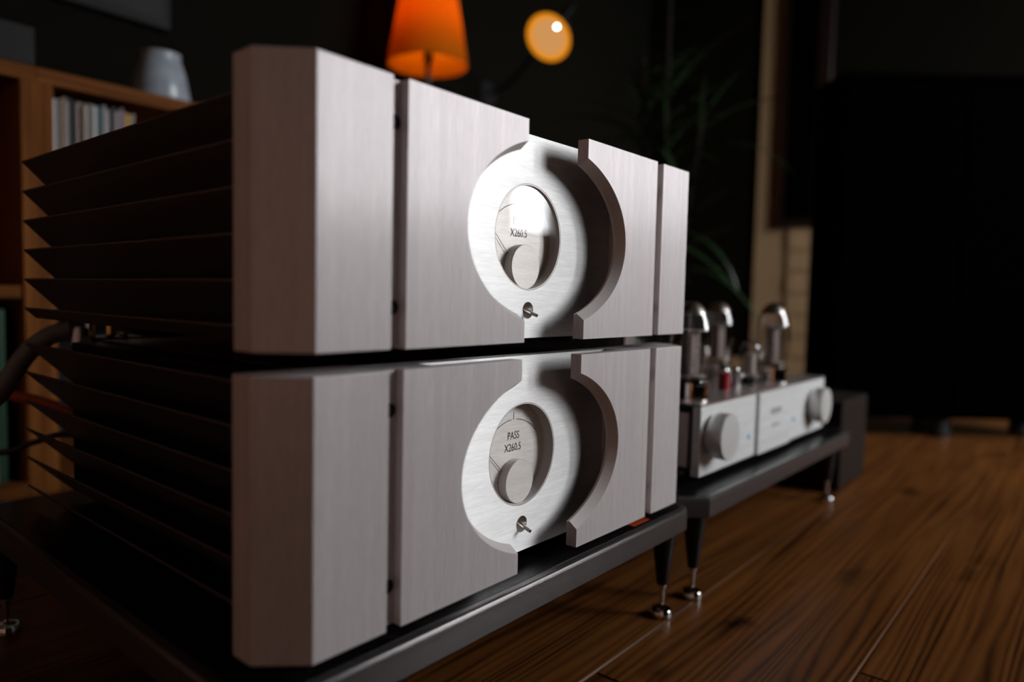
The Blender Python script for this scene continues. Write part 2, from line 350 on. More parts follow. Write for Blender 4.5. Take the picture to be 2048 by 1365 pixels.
# garden outside the window
M['grass'] = plain('garden_grass', (.06, .12, .03), .9, gscale=20, var=.4)
struct(boxo('ground_outside', (-8, 14, -14, RY0 - .12, -.6, -.3), M['grass']))
M['hedge'] = plain('hedge_leaves', (.05, .11, .02), .8, gscale=12, var=.6)
bm = bmesh.new(); random.seed(4)
for i in range(70):
    x = random.uniform(0, 9); z = random.uniform(-.2, .85); r = random.uniform(.22, .34)
    bmesh.ops.create_icosphere(bm, subdivisions=1, radius=r, matrix=Matrix.Translation((x, -5.5 + random.uniform(-.2, .2), z)))
tag(new_obj('hedge', bm, M['hedge']), 'clipped green hedge outside the window', 'hedge')

# beige pillar in the corner, brick courses on its lower right
PX, PY = 2.735, .70
pil = struct(empty('trim_1', (PX, PY, 0)))
def ppart(name, b, mt, bv=0): return boxo(name, (b[0] - PX, b[1] - PX, b[2] - PY, b[3] - PY, b[4], b[5]), mt, pil, bv)
ppart('pillar_core', (PX, RX1 - .001, .570, .832, 0, RZ - .001), M['beige'], .003)
random.seed(3)
for k in range(9):
    z = .02 + k * .088
    cut = (.582, .690) if k % 2 else (.582, .630, .690)
    for y0, y1 in zip(cut, cut[1:]):
        ppart('brick', (PX - .010 - random.uniform(0, .003), PX + .002, y0 + .002, y1 - .002, z, z + .081), M['beige'], .003)

# ------------------------------------------------------------------ power amplifiers
H = .1562; CX = .21; CZ = H / 2
XW, XP, XE = .0509, .0620, .1729             # wing edge, panel edge, panel inner edge
EA, EB = .0970, .0684                         # elliptical cut-out
def mirx(p): return [(2 * CX - x, *r) for x, *r in p][::-1]
def make_amp(name):
    a = empty(name)
    # wings (front 0, 45 degree outer chamfer)
    wing = [(0, 0), (XW, 0), (XW, .042), (-.0228, .042), (-.0228, .0236)]
    for poly in (wing, mirx(wing)):
        bm = bmesh.new(); loft(bm, [[(x, y, 0) for x, y in poly], [(x, y, H) for x, y in poly]])
        bevel(new_obj('faceplate_wing', bm, M['alu_v'], a), .0006, 2)
    # groove floors with screw holes
    for s in (0, 1):
        x0, x1 = (XW, .098) if not s else (2 * CX - .098, 2 * CX - XW)
        bm = bmesh.new()
        gx0, gx1 = (XW, XP + .002) if not s else (2 * CX - XP - .002, 2 * CX - XW)
        hc = (XW + XP) / 2 if not s else 2 * CX - (XW + XP) / 2
        poly = [(XW, .0065), (XP + .0005, .0065), (XP + .0005, .0105), (.098, .0105), (.098, .0268), (XW, .0268)]
        if s: poly = mirx(poly)
        loft(bm, [[(x, y, 0.0005) for x, y in poly], [(x, y, H - .0005) for x, y in poly]])
        gs = new_obj('groove_strip', bm, M['alu_v'], a)
        for zc in (.0245, .1318):
            so = lathe_o('screw_hole', [(.0044, .0058), (.0044, .0064), (.0040, .0060), (.0001, .0060)], M['hole'], gs, 24, (hc, 0, zc), 'Y', False)
    # front panels with bevelled elliptical cut-out
    def arc(aa, bb, n=40):
        dx = CX - XE; t0 = math.acos(dx / aa); zz = []
        for i in range(n):
            t = t0 - 2 * t0 * i / (n - 1); zz.append((CX - aa * math.cos(t), CZ + bb * math.sin(t)))
        return zz
    for s in (0, 1):
        loops = []
        for y, aa, bb in ((0, EA, EB), (.0073, EA - .0046, EB - .0052), (.0078, EA - .0046, EB - .0052), (.0078, EA - .0040, EB - .0045), (.010, EA - .0040, EB - .0045)):
            pts = [(XE, H)] + arc(aa, bb) + [(XE, 0), (XP, 0), (XP, H)]
            if s: pts = [(2 * CX - x, z) for x, z in pts]
            loops.append([(x, y, z) for x, z in pts])
        bm = bmesh.new(); loft(bm, loops)
        o = new_obj('front_panel', bm, M['alu_v'], a)
        # the bevelled rim has a bead-blasted look
        o.data.materials.append(M['alu_satin'])
        for f in o.data.polygons:
            c = f.center
            if abs(f.normal.y) < .98 and c.y > .0005 and abs(c.x - CX) > .0385 and .01 < c.z < H - .01 and abs(c.x - CX) < .1: f.material_index = 1
    # recessed centre plate
    MC, MR, TC, TR = CZ + .0, .0406, CZ - .0560, .0065
    bm = bmesh.new()
    plate_holes(bm, [(XW + .001, .0006), (2 * CX - XW - .001, .0006), (2 * CX - XW - .001, H - .0006), (XW + .001, H - .0006)], [circ(CX, MC, MR, 96)[::-1], circ(CX, TC, TR, 32)[::-1]], .027, .041)
    new_obj('centre_plate', bm, M['alu_h'], a)
    # meter
    me = lathe_o('meter_bezel', [(MR - .0002, .0272), (MR - .0012, .0272), (MR - .0012, .0405), (MR + .001, .0405)], M['alu_satin'], a, 96, (CX, 0, MC), 'Y', False)
    lathe_o('dial', [(.0001, .0375), (MR - .0013, .0375), (MR - .0013, .0395), (.0001, .0395)], M['alu_disc'], me, 96, (CX, 0, MC), 'Y', False)
    text_mesh('dial_lettering', 'PASS', .0088, (CX, .03745, MC + .0128), M['ink'], me, sx=.80)
    text_mesh('dial_lettering', 'X260.5', .0088, (CX - .0004, .03745, MC + .0034), M['ink'], me, sx=.80)
    # scale arc: centre below, broken at the tick
    ac = (CX, MC - .0135); ar = .0395
    for s in (-1, 1):
        bm = bmesh.new(); a0, a1 = .075, .80; n = 24
        lo = [(ac[0] + s * (ar - .0003) * math.sin(a0 + (a1 - a0) * i / n), .0373, ac[1] + (ar - .0003) * math.cos(a0 + (a1 - a0) * i / n)) for i in range(n + 1)]
        hi = [(ac[0] + s * (ar + .0002) * math.sin(a0 + (a1 - a0) * i / n), .0373, ac[1] + (ar + .0002) * math.cos(a0 + (a1 - a0) * i / n)) for i in range(n + 1)]
        loft(bm, [lo + hi[::-1], [(x, .03749, z) for x, y, z in lo + hi[::-1]]]); new_obj('scale_arc', bm, M['ink'], me)
    boxo('scale_tick', (CX - .00018, CX + .00018, .0373, .03749, MC + .0255, MC + .0316), M['ink'], me)
    bm = bmesh.new(); tube(bm, [(CX - .0135, .0362, MC - .0140), (CX - .0345, .0362, MC + .0065)], .00022, 6); new_obj('needle', bm, M['ink'], me)
    lathe_o('movement_cover', [(.0001, .0372), (.0172, .0372), (.0172, .0304), (.0168, .0300), (.0001, .0300)], M['alu_disc'], me, 64, (CX, 0, MC - .0225), 'Y', False, 30)
    lathe_o('meter_glass', [(.0001, .0288), (MR - .0014, .0288)], M['glass'], me, 96, (CX, 0, MC), 'Y', False)
    # toggle in a polished countersink
    tg = lathe_o('switch_recess', [(TR, .0269), (TR - .0005, .0275), (.0022, .0335), (.0001, .0335)], M['turned'], a, 40, (CX, 0, TC), 'Y', False)
    bm = bmesh.new(); tube(bm, [(CX, .0330, TC + .0010), (CX, .0200, TC - .0032), (CX, .0180, TC - .0039)], [.0011, .0015, .0013], 14); new_obj('switch_lever', bm, M['chrome'], tg, True)
    # chassis behind
    boxo('chassis', (.037, .383, .042, .462, .002, H - .0095), M['chassis'], a, .001)
    boxo('top_cover', (.060, .360, .046, .455, H - .0093, H - .0075), M['black_metal'], a, .0005)
    for s in (0, 1):
        for k in range(6):
            z = .1475 - .0271 * k; d = min(.041, z - .0022); q = 1.0
            poly = [(-.0024, z - .0012), (-.0024, z), (-.0016, z + .0004), (.0375, z - .0385), (.0375, z - .0410)]
            if d < .041: poly = [(-.0024, z - .0012), (-.0024, z), (-.0016, z + .0004), (-.0024 + d + .0020, z - d), (-.0024 + d - .0012, z - d)]
            bm = bmesh.new()
            if s: poly = mirx(poly)
            loft(bm, [[(x, .044, zz) for x, zz in poly], [(x, .460, zz) for x, zz in poly]])
            new_obj('heatsink_fin', bm, M['fin'], a)
    for fx in (.075, .345):
        for fy in (.10, .41): lathe_o('foot', [(.018, -.0095), (.019, -.009), (.017, .0018), (.0, .0018)], M['blackplastic'], a, 24, (fx, fy, 0))
    return a
lower = make_amp('power_amplifier'); lower.location = (-.0003, .001, .13)
tag(lower, 'lower silver power amplifier of the stacked pair, sitting on the dark stand', 'amplifier', 'stacked silver power amplifiers')
upper = copy_tree(lower); upper.location = (0, 0, .2985)
tag(upper, 'upper silver power amplifier of the stacked pair, window reflected in its meter', 'amplifier', 'stacked silver power amplifiers')
# binding posts on the rear of the lower amplifier
bp_ = boxo('terminal_ledge', (.055, .110, .462, .512, H - .022, H - .006), M['black_metal'], lower, .001)
for nm, x, y, r, h, mt in (('binding_post', .064, .492, .0052, .021, 'silver'), ('binding_post', .080, .480, .0050, .019, 'gold'), ('binding_post', .098, .494, .0052, .019, 'gold')):
    prof = [(r * .55, -.001)]
    n = 8
    for i in range(n):
        z0 = .002 + (h - .003) * i / n; prof += [(r, z0), (r, z0 + (h - .003) / n * .6), (r * .9, z0 + (h - .003) / n * .62), (r * .9, z0 + (h - .003) / n * .98)]
    prof += [(r * .8, h)]
    lathe_o(nm, prof, M[mt], bp_, 20, (x, y, H - .006), angle=25)

# ------------------------------------------------------------------ stands
def rounded(x0, x1, y0, y1, r, n=8, cham=False):
    out = []
    for cx, cy, a in ((x1 - r, y0 + r, -PI / 2), (x1 - r, y1 - r, 0), (x0 + r, y1 - r, PI / 2), (x0 + r, y0 + r, PI)):
        k = 1 if cham else n
        for i in range(k + 1): t = a + PI / 2 * i / k; out.append((cx + r * math.cos(t), cy + r * math.sin(t)))
    return out
def inset_loop(x0, x1, y0, y1, r, d, z, **kw): return [(x, y, z) for x, y in rounded(x0 + d, x1 - d, y0 + d, y1 - d, max(r - d, .001) if not kw.get('cham') else r - d * .6, **kw)]
def make_stand(name, x0, x1, y0, y1, r, legs, cham=False):
    s = empty(name, ((x0 + x1) / 2, (y0 + y1) / 2, 0)); ox, oy = s.location.x, s.location.y
    X0, X1, Y0, Y1 = x0 - ox, x1 - ox, y0 - oy, y1 - oy
    zt, zb, e = .120, .0968, .0042
    lp = [inset_loop(X0, X1, Y0, Y1, r, .004, zb, cham=cham), inset_loop(X0, X1, Y0, Y1, r, 0, zb + .002, cham=cham), inset_loop(X0, X1, Y0, Y1, r, 0, zt - .0037, cham=cham)]
    for d_, z_ in ((.0002, zt - .0031), (.0014, zt - .0008), (.0022, zt - .0002), (.0034, zt)): lp.append(inset_loop(X0, X1, Y0, Y1, r, d_, z_, cham=cham))
    bm = bmesh.new(); loft(bm, lp); sh = new_obj('shelf', bm, M['stand'], s, True, 22)
    bm = bmesh.new(); loft(bm, [inset_loop(X0, X1, Y0, Y1, r, .0075, zt - .001, cham=cham), inset_loop(X0, X1, Y0, Y1, r, .0075, zt + .0004, cham=cham)]); new_obj('shelf_top', bm, M['speck'], s)
    for lx, ly in legs:
        lx -= ox; ly -= oy
        l = lathe_o('leg', [(.0128, .0969), (.0128, .092), (.0062, .037), (.0056, .0345), (.0001, .0345)], M['legblack'], s, 28, (lx, ly, 0), closed=False)
        lathe_o('spike', [(.0045, .0350), (.0045, .0315), (.0030, .030), (.0026, .016), (.0012, .0085), (.0001, .0085)], M['chrome'], l, 20, (lx, ly, 0), closed=False)
        lathe_o('foot_disc', [(.0095, .0), (.0110, .0010), (.0110, .0068), (.0100, .0082), (.0045, .0082), (.003, .0070), (.0001, .0070)], M['chrome'], l, 32, (lx, ly, 0), closed=True)
    return s
st1 = make_stand('equipment_stand', -.038, .456, -.0025, .50, .022, [(.4417, .0238), (-.020, .0238), (.4417, .470), (-.020, .470)])
tag(st1, 'dark metal stand with rounded corners under the two stacked power amplifiers', 'stand', 'low equipment stands')
boxo('sticker', (.352 - st1.location.x, .381 - st1.location.x, .0085 - st1.location.y, .022 - st1.location.y, .12035, .12065), M['sticker'], st1)
st2 = make_stand('equipment_stand', .4685, 1.060, -.0025, .40, .0245, [(.507, .0207), (1.020, .0245), (.507, .37), (1.02, .37)], cham=True)
tag(st2, 'dark metal stand with cut-off corners under the valve amplifier', 'stand', 'low equipment stands')

# ------------------------------------------------------------------ valve amplifier
va = empty('valve_amplifier', (.757, .0274, .13)); tag(va, 'silver valve amplifier with glass tubes on top and two round knobs', 'amplifier')
def vp(p): return (p[0] - .757, p[1] - .0274, p[2])
def vbox(name, b, mt, bv=0, parent=va): return boxo(name, (b[0] - .757, b[1] - .757, b[2] - .0274, b[3] - .0274, b[4], b[5]), M[mt], parent, bv)
vbox('chassis', (.537, .977, .038, .36, .003, .078), 'black_metal', .001)
vbox('side_rib', (.531, .537, .045, .35, .008, .072), 'alu_satin', .001)
f1 = vbox('faceplate_section', (.528, .6928, .0274, .038, 0, .0805), 'alu_white', .0012)
f2 = vbox('faceplate_section', (.6965, .8185, .0236, .038, 0, .0805), 'alu_white', .0012)
f3 = vbox('faceplate_section', (.8195, .9860, .0274, .038, 0, .0805), 'alu_white', .0012)
vbox('top_plate', (.528, .986, .0275, .362, .0806, .0832), 'topplate', .0006)
for x, z in ((.5600, .0455), (.9255, .0440)):
    p = vp((x, 0, z))
    k = lathe_o('knob', [(.021, .0275 - .0274), (.0255, .024 - .0274), (.0270, .020 - .0274), (.0270, .0065 - .0274), (.0262, .0052 - .0274), (.0001, .0050 - .0274)], M['knob'], va, 48, (p[0], 0, z), 'Y', False, 30)
for x, y, z in ((.671, .0272, .0274), (.842, .0272, .0297)):
    p = vp((x, y, z)); lathe_o('indicator_light', [(.0001, -.0012), (.0026, -.0008), (.0030, .0005)], M['led'], va, 16, p, 'Y', False)
M['logo'] = plain('faint_grey_print', (.42, .45, .48), .5, .4)
for k, (w, z, h) in enumerate(((.040, .0530, .0075), (.030, .0335, .003))):
    vbox('faint_print', (.758 - w / 2, .758 + w / 2, .02350, .02365, z - h / 2, z + h / 2), 'logo')
def tube_thing(name, x, y, r, h, getter=True):
    p = vp((x, y, .0832)); t = lathe_o(name, [(r * .98, 0), (r * .98, .004), (r * .93, .005), (r * .93, .018), (r * .97, .0185), (r * .97, .021), (r * .6, .021), (.0001, .021)], M['chrome'], va, 36, p, closed=False)
    prof = [(r * .72, .020), (r * .76, .026), (r * .88, .040), (r * .97, .052), (r, h - .054)]
    for i in range(1, 13): a = PI / 2 * i / 12; prof.append((max(r * math.cos(a) ** .85, .0001), h - .054 + .054 * math.sin(a)))
    lathe_o('glass', prof, M['bulbglass'], t, 40, p, closed=False, angle=80)
    gp = [(r * .965 * max(math.cos(a), 0) ** .85, h - .0545 + .0533 * math.sin(a)) for a in [PI / 2 * i / 12 for i in range(6, 13)]]
    gp[-1] = (.0001, gp[-1][1]); lathe_o('getter_film', gp, M['getter'], t, 36, p, closed=False, angle=80)
    bm = bmesh.new(); q = r * .50
    box(bm, p[0] - q, p[0] + q, p[1] - q * .55, p[1] + q * .55, p[2] + .030, p[2] + h - .036); e = new_obj('anode', bm, M['electrode'], t); bevel(e, .002)
    lathe_o('mica_disc', [(.0001, 0), (r * .76, 0), (r * .76, .001), (.0001, .001)], M['alu_dial'], t, 24, (p[0], p[1], p[2] + h - .036), closed=False)
    lathe_o('mica_disc', [(.0001, 0), (r * .75, 0), (r * .75, .001), (.0001, .001)], M['alu_dial'], t, 24, (p[0], p[1], p[2] + .028), closed=False)
    return t
for x, y in ((.567, .062), (.840, .062), (.850, .152), (.567, .152)): tube_thing('power_tube', x, y, .0250, .1180)
p = vp((.776, .070, .0832)); t_ = lathe_o('driver_tube', [(.0098, 0), (.0098, .010), (.0001, .010)], M['blackplastic'], va, 24, p, closed=False)
lathe_o('glass', [(.0125, .010), (.0142, .015), (.0142, .050)] + [(max(.0142 * math.cos(a), .0001), .050 + .0135 * math.sin(a)) for a in [PI / 2 * i / 7 for i in range(1, 8)]], M['bulbglass'], t_, 32, p, closed=False, angle=80)
lathe_o('anode', [(.0001, .016), (.0075, .016), (.0075, .044), (.0001, .044)], M['alu_dial'], t_, 16, p, closed=False)
for x, y, mt, r, h in ((.687, .070, 'red', .0072, .021), (.7375, .075, 'silver', .0062, .018)):
    p = vp((x, y, .0832)); t_ = lathe_o('small_tube', [(r, 0), (r, h), (r * .8, h + .001), (.0001, h + .001)], M[mt], va, 20, p, closed=False)
    lathe_o('glass_tip', [(r * .8, h)] + [(max(r * .8 * math.cos(a), .0001), h + .004 + r * .8 * math.sin(a)) for a in [PI / 2 * i / 6 for i in range(0, 7)]], M['chrome'], t_, 20, p, closed=False, angle=80)
for fx in (.57, .945):
    for fy in (.07, .33):
        p = vp((fx, fy, 0)); lathe_o('foot', [(.015, -.0095), (.016, -.009), (.014, .0035), (.0001, .0035)], M['blackplastic'], va, 20, p)

# ------------------------------------------------------------------ grey box, black cabinet, dark panel
M['greybox'] = plain('grey_painted_metal', (.022, .016, .014), .5, .1, grain=.2, gscale=900)
matte('greybox', .15)
gb = empty('grey_box', (1.165, .16, 0)); tag(gb, 'grey metal box standing on the floor past the end of the valve amplifier stand', 'box')
boxo('body', (-.085, .098, -.135, .14, .004, .160), M['greybox'], gb, .004)
boxo('front_trim', (-.088, -.076, -.139, -.134, .004, .162), M['greybox'], gb, .001)
for fx in (-.06, .07):
    for fy in (-.11, .11): boxo('foot', (fx, fx + .02, fy - .01, fy + .01, 0, .0045), M['blackplastic'], gb)
M['gloss_black'] = plain('black_lacquer', (.0006, .0006, .0007), .35, 0, gscale=50); M['gloss_black'].node_tree.nodes['Principled BSDF'].inputs['Specular IOR Level'].default_value = 0.0
ang = math.atan2(-.41, .34)
cb = empty('black_cabinet', (1.845, -.055, 0), ang); tag(cb, 'tall black cabinet on short feet at the right of the room', 'cabinet')
boxo('body', (-.335, .27, 0, .15, .05, .875), M['gloss_black'], cb, .004)
boxo('top_panel', (-.340, .277, -.008, .155, .875, .892), M['gloss_black'], cb, .003)
boxo('door', (-.325, -.035, -.014, -.001, .06, .865), M['gloss_black'], cb, .003)
boxo('door', (-.029, .26, -.014, -.001, .06, .865), M['gloss_black'], cb, .003)
for fx in (-.29, -.03, .23):
    for fy in (.035, .115): lathe_o('foot', [(.022, 0), (.026, .004), (.020, .05), (.0001, .05)], M['blackplastic'], cb, 20, (fx, fy, 0))
M['darkpanel'] = plain('dark_red_brown_lacquer', (.016, .007, .006), .4)
dp = empty('wall_picture', (PX - .016, .66, .60)); tag(dp, 'dark red-brown framed panel hanging on the beige pillar', 'picture')
boxo('frame', (-.008, .0155, -.112, .077, .037, 1.5), M['darkpanel'], dp, .004)
boxo('picture_surface', (-.0095, -.0081, -.06, .047, .07, 1.47), M['gloss_black'], dp)

# ------------------------------------------------------------------ bookcases and records
def bookcase(name, x0, x1, ncol, label):
    yb, yf = 1.36, .965; zt = .668; b = empty(name, ((x0 + x1) / 2, (yb + yf) / 2, 0)); tag(b, label, 'bookcase', 'wooden bookcases along the back wall')
    ox, oy = b.location.x, b.location.y; t = .0222
    def q(nm, X0, X1, Z0, Z1, mt, yy=0): boxo(nm, (X0 - ox, X1 - ox, yf + yy - oy, yb - oy, Z0, Z1), M[mt], b, .0012)
    q('side_panel', x0, x0 + t, .0, zt - t, 'shelfwood'); q('side_panel', x1 - t, x1, .0, zt - t, 'shelfwood')
    q('top_board', x0, x1, zt - t, zt, 'shelfwood_h'); q('bottom_board', x0 + t, x1 - t, .0, t, 'shelfwood_h')
    w = (x1 - x0 - 2 * t) / ncol
    for i in range(ncol):
        q('shelf', x0 + t + i * w + .002, x0 + t + (i + 1) * w - .002, .312, .331, 'shelfwood_h', .004)
        if i: q('divider', x0 + t + i * w - .002, x0 + t + i * w + .002 + .012, t, zt - t, 'shelfwood', .002)
    boxo('back_panel', (x0 + t - ox, x1 - t - ox, yb - .008 - oy, yb - oy - .001, t, zt - t), M['chassis'], b)
    return b
bookcase('bookcase', -.62, .1580, 2, 'left wooden bookcase beyond the amplifier fins, cut by the picture edge')
bookcase('bookcase', .1580, .97, 2, 'right wooden bookcase holding the row of records behind the amplifiers')
cols = [('pale grey', (.42, .38, .36)), ('charcoal', (.05, .05, .055)), ('cream', (.50, .42, .33)), ('dusty rose', (.30, .20, .19)), ('grey', (.25, .24, .25)), ('white', (.60, .57, .55)), ('black', (.02, .02, .022)), ('tan', (.36, .25, .17)), ('teal', (.02, .13, .14)), ('mauve', (.24, .18, .24)), ('mustard', (.55, .30, .03))]
seq = [0, 5, 6, 2, 7, 4, 1, 4, 6, 3, 7, 2, 1, 0, 5, 6, 8, 4, 0, 5, 1, 3, 4, 9, 6, 10, 10, 0]
orde = ['first', 'second', 'third', 'fourth', 'fifth', 'sixth', 'seventh', 'eighth', 'ninth', 'tenth', 'eleventh', 'twelfth', 'thirteenth', 'fourteenth', 'fifteenth', 'sixteenth', 'seventeenth', 'eighteenth', 'nineteenth', 'twentieth', 'twenty-first', 'twenty-second', 'twenty-third', 'twenty-fourth', 'twenty-fifth', 'twenty-sixth', 'twenty-seventh', 'twenty-eighth']
M2 = [plain('sleeve_' + n.replace(' ', '_'), c, .6, gscale=300, var=.2) for n, c in cols]
random.seed(8); x = .1815
for i, ci in enumerate(seq):
    w = random.uniform(.0034, .0052); h = random.uniform(.298, .306); y0 = .985 + random.uniform(0, .010)
    bm = bmesh.new(); box(bm, 0, w, 0, .31, 0, h)
    o = new_obj('record_sleeve', bm, M2[ci]); bevel(o, .0006); o.location = (x, y0, .3315)
    tag(o, f'{cols[ci][0]} record sleeve, {orde[i]} from the wooden post on the upper shelf', 'record', 'records on the upper shelf'); x += w + .0003
M['greenbook'] = plain('green_cover', (.010, .060, .022), .5); M['greybook'] = plain('grey_cover', (.22, .22, .24), .5); M['darkbook'] = plain('dark_cover', (.03, .03, .035), .5)
for nm, x0, w, h, mt, lb in (('book', .092, .012, .265, 'greybook', 'grey book leaning beside the green one on the low shelf'), ('book', .1050, .010, .272, 'greenbook', 'tall green book on the low shelf of the left bookcase'), ('book', .074, .016, .25, 'darkbook', 'dark book next to the grey one on the low shelf')):
    bm = bmesh.new(); box(bm, 0, w, 0, .21, 0, h); o = new_obj(nm, bm, M[mt]); bevel(o, .001); o.location = (x0, .985, .0224); tag(o, lb, 'book')
# pale strip on the floor before the bookcase
bm = bmesh.new(); box(bm, -.30, .143, .825, .870, .0, .016); M['palewood'] = plain('pale_wood', (.42, .36, .32), .5); o = bevel(new_obj('wooden_strip', bm, M['palewood']), .001); tag(o, 'pale flat strip lying on the floor in front of the bookcase', 'strip')
# vase and dark component on the bookcases
M['frost'] = plain('pale_frosted_glass', (.34, .38, .44), .22, 0, gscale=30, var=.15)
o = lathe_o('vase', [(.036, 0), (.046, .004), (.052, .030), (.044, .075), (.034, .105), (.036, .112), (.030, .112), (.030, .10), (.0001, .02)], M['frost'], None, 40, closed=False, angle=60); o.location = (.405, 1.10, .668)
tag(o, 'pale bluish vase on top of the right bookcase', 'vase')
db = empty('dark_component', (.02, 1.14, .668)); tag(db, 'dark grey component box on the left bookcase', 'component')
M['comp'] = plain('dark_grey_component', (.022, .020, .021), .5, 0); matte('comp', .1)
boxo('case', (-.22, .14, -.15, .15, .008, .062), M['comp'], db, .002)
boxo('front', (-.222, .142, -.156, -.15, .006, .064), M['comp'], db, .001)
for fx in (-.19, .11):
    for fy in (-.12, .12): boxo('foot', (fx, fx + .02, fy - .01, fy + .01, 0, .0085), M['blackplastic'], db)
pc = empty('wall_print', (.34, 1.374, .92)); tag(pc, 'dim grey print in a dark frame on the wall above the bookcase', 'picture')
boxo('frame', (-.24, .20, -.02, 0, 0, .42), M['chassis'], pc, .003); M['print'] = plain('pale_grey_print', (.030, .028, .027), .5, gscale=6, var=.3); matte('print', .1); boxo('print_sheet', (-.22, .18, -.0215, -.0201, .02, .40), M['print'], pc)

# ------------------------------------------------------------------ cables
def cable(name, pts, r, mt, label):
    bm = bmesh.new(); tube(bm, spline(pts), r, 14); o = new_obj(name, bm, mt, None, True); tag(o, label, 'cable'); return o
M['cablegrey'] = plain('grey_rubber', (.17, .175, .18), .45); 
cable('speaker_cable', [(-.075, .60, .0095), (-.060, .585, .08), (-.0285, .5422, .192), (-.0083, .5212, .2248), (.0121, .5159, .2606), (.0324, .5092, .2806), (.049, .502, .286)], .0095, M['cablegrey'], 'thick grey cable arching up to the back of the stacked amplifiers')
def braid():
    Mm, nt, out = mat('orange_braid'); p = princ(nt, (.5, .09, .015), .5); mp = coords(nt, (1, 1, 1)); ck = N(nt, 'ShaderNodeTexChecker', Scale=420.0); nt.links.new(mp.outputs[0], ck.inputs[0])
    ck.inputs[1].default_value = (.55, .10, .02, 1); ck.inputs[2].default_value = (.28, .035, .006, 1); nt.links.new(ck.outputs[0], p.inputs['Base Color']); nt.links.new(p.outputs[0], out.inputs[0]); return Mm
cable('braided_cable', [(-.03, .72, .007), (-.02, .70, .12), (.0106, .6539, .2140), (.0290, .6155, .2070), (.0418, .5844, .2040), (.0503, .5267, .1985), (.0640, .4720, .178)], .0062, braid(), 'orange braided cable running to the rear of the lower amplifier')
cable('mains_cable', [(-.02, .70, .0040), (-.005, .665, .12), (.0301, .6237, .145), (.0449, .6068, .154), (.0618, .56, .1676), (.075, .466, .170)], .0036, M['blackplastic'], 'thin black cable below the orange braided cable')
pg = empty('cable_plug', (.0555, .496, .2735)); tag(pg, 'grey metal plug on the end of the thick cable', 'plug')
for o in (lathe_o('plug_body', [(.0050, -.004), (.0095, -.003), (.0105, .012), (.0080, .016), (.0001, .016)], M['silver'], pg, 24, (0, 0, 0), closed=True), lathe_o('plug_collar', [(.0062, -.010), (.0062, -.004), (.0001, -.004)], M['silver'], pg, 20, (0, 0, 0), closed=True)): o.rotation_euler = (0, math.radians(12), 0)

# ------------------------------------------------------------------ floor lamp with pleated shade
lx, ly = 1.192, 1.198
fl = empty('floor_lamp', (lx, ly, 0)); tag(fl, 'floor lamp with glowing orange pleated shade behind the amplifiers', 'lamp')
lathe_o('base', [(.12, 0), (.125, .004), (.12, .016), (.02, .024), (.0001, .024)], M['blackplastic'], fl, 40, closed=True)
lathe_o('pole', [(.0075, .02), (.0075, .995)], M['blackplastic'], fl, 20)
lathe_o('socket', [(.008, .985), (.0135, .990), (.0135, 1.045), (.010, 1.05), (.0001, 1.05)], M['blackplastic'], fl, 20, closed=False)
def shade_mat():
    Mm, nt, out = mat('pleated_orange_fabric')
    d = N(nt, 'ShaderNodeBsdfDiffuse'); d.inputs[0].default_value = (.46, .165, .006, 1); t = N(nt, 'ShaderNodeBsdfTranslucent'); t.inputs[0].default_value = (.50, .085, .002, 1)
    mp = coords(nt, (1, 1, 1)); no = N(nt, 'ShaderNodeTexNoise', Scale=300.0); nt.links.new(mp.outputs[0], no.inputs['Vector'])
    bp = N(nt, 'ShaderNodeBump', Strength=.2, Distance=.0005); nt.links.new(no.outputs[0], bp.inputs['Height']); nt.links.new(bp.outputs[0], d.inputs['Normal'])
    ms = N(nt, 'ShaderNodeMixShader'); ms.inputs[0].default_value = .26; nt.links.new(d.outputs[0], ms.inputs[1]); nt.links.new(t.outputs[0], ms.inputs[2]); nt.links.new(ms.outputs[0], out.inputs[0]); return Mm
bm = bmesh.new(); n = 144; zb, zt2, rb, rt = .982, 1.249, .1130, .066
rows = []
for k in range(7):
    f = k / 6; z = zb + (zt2 - zb) * f; r = rb + (rt - rb) * f
    rows.append([bm.verts.new(((r + (.0016 if i % 2 else 0)) * math.cos(2 * PI * i / n), (r + (.0016 if i % 2 else 0)) * math.sin(2 * PI * i / n), z)) for i in range(n)])
for a, b in zip(rows, rows[1:]):
    for i in range(n): j = (i + 1) % n; bm.faces.new((a[i], a[j], b[j], b[i]))
new_obj('lamp_shade', bm, shade_mat(), fl)
for z, r in ((zb, rb + .001), (zt2, rt + .001)):
    bm = bmesh.new(); tube(bm, [(r * math.cos(2 * PI * i / 48), r * math.sin(2 * PI * i / 48), z) for i in range(49)], .0014, 6); new_obj('shade_ring', bm, M['blackplastic'], fl, True)
M['bulb'] = emit('warm_bulb', (1.0, .40, .06), 3.0)
lathe_o('bulb', [(.009, 1.049), (.012, 1.06), (.026, 1.085)] + [(max(.028 * math.cos(a), .0001), 1.095 + .028 * math.sin(a)) for a in [PI / 2 * i / 8 for i in range(0, 9)]], M['bulb'], fl, 24, closed=False, angle=80)
L = bpy.data.lights.new('lamp_light', 'POINT'); L.energy = 12.5; L.color = (1.0, .46, .03); L.shadow_soft_size = .030
Lo = bpy.data.objects.new('lamp_light', L); COL.objects.link(Lo); Lo.location = (0, 0, 1.10); Lo.parent = fl

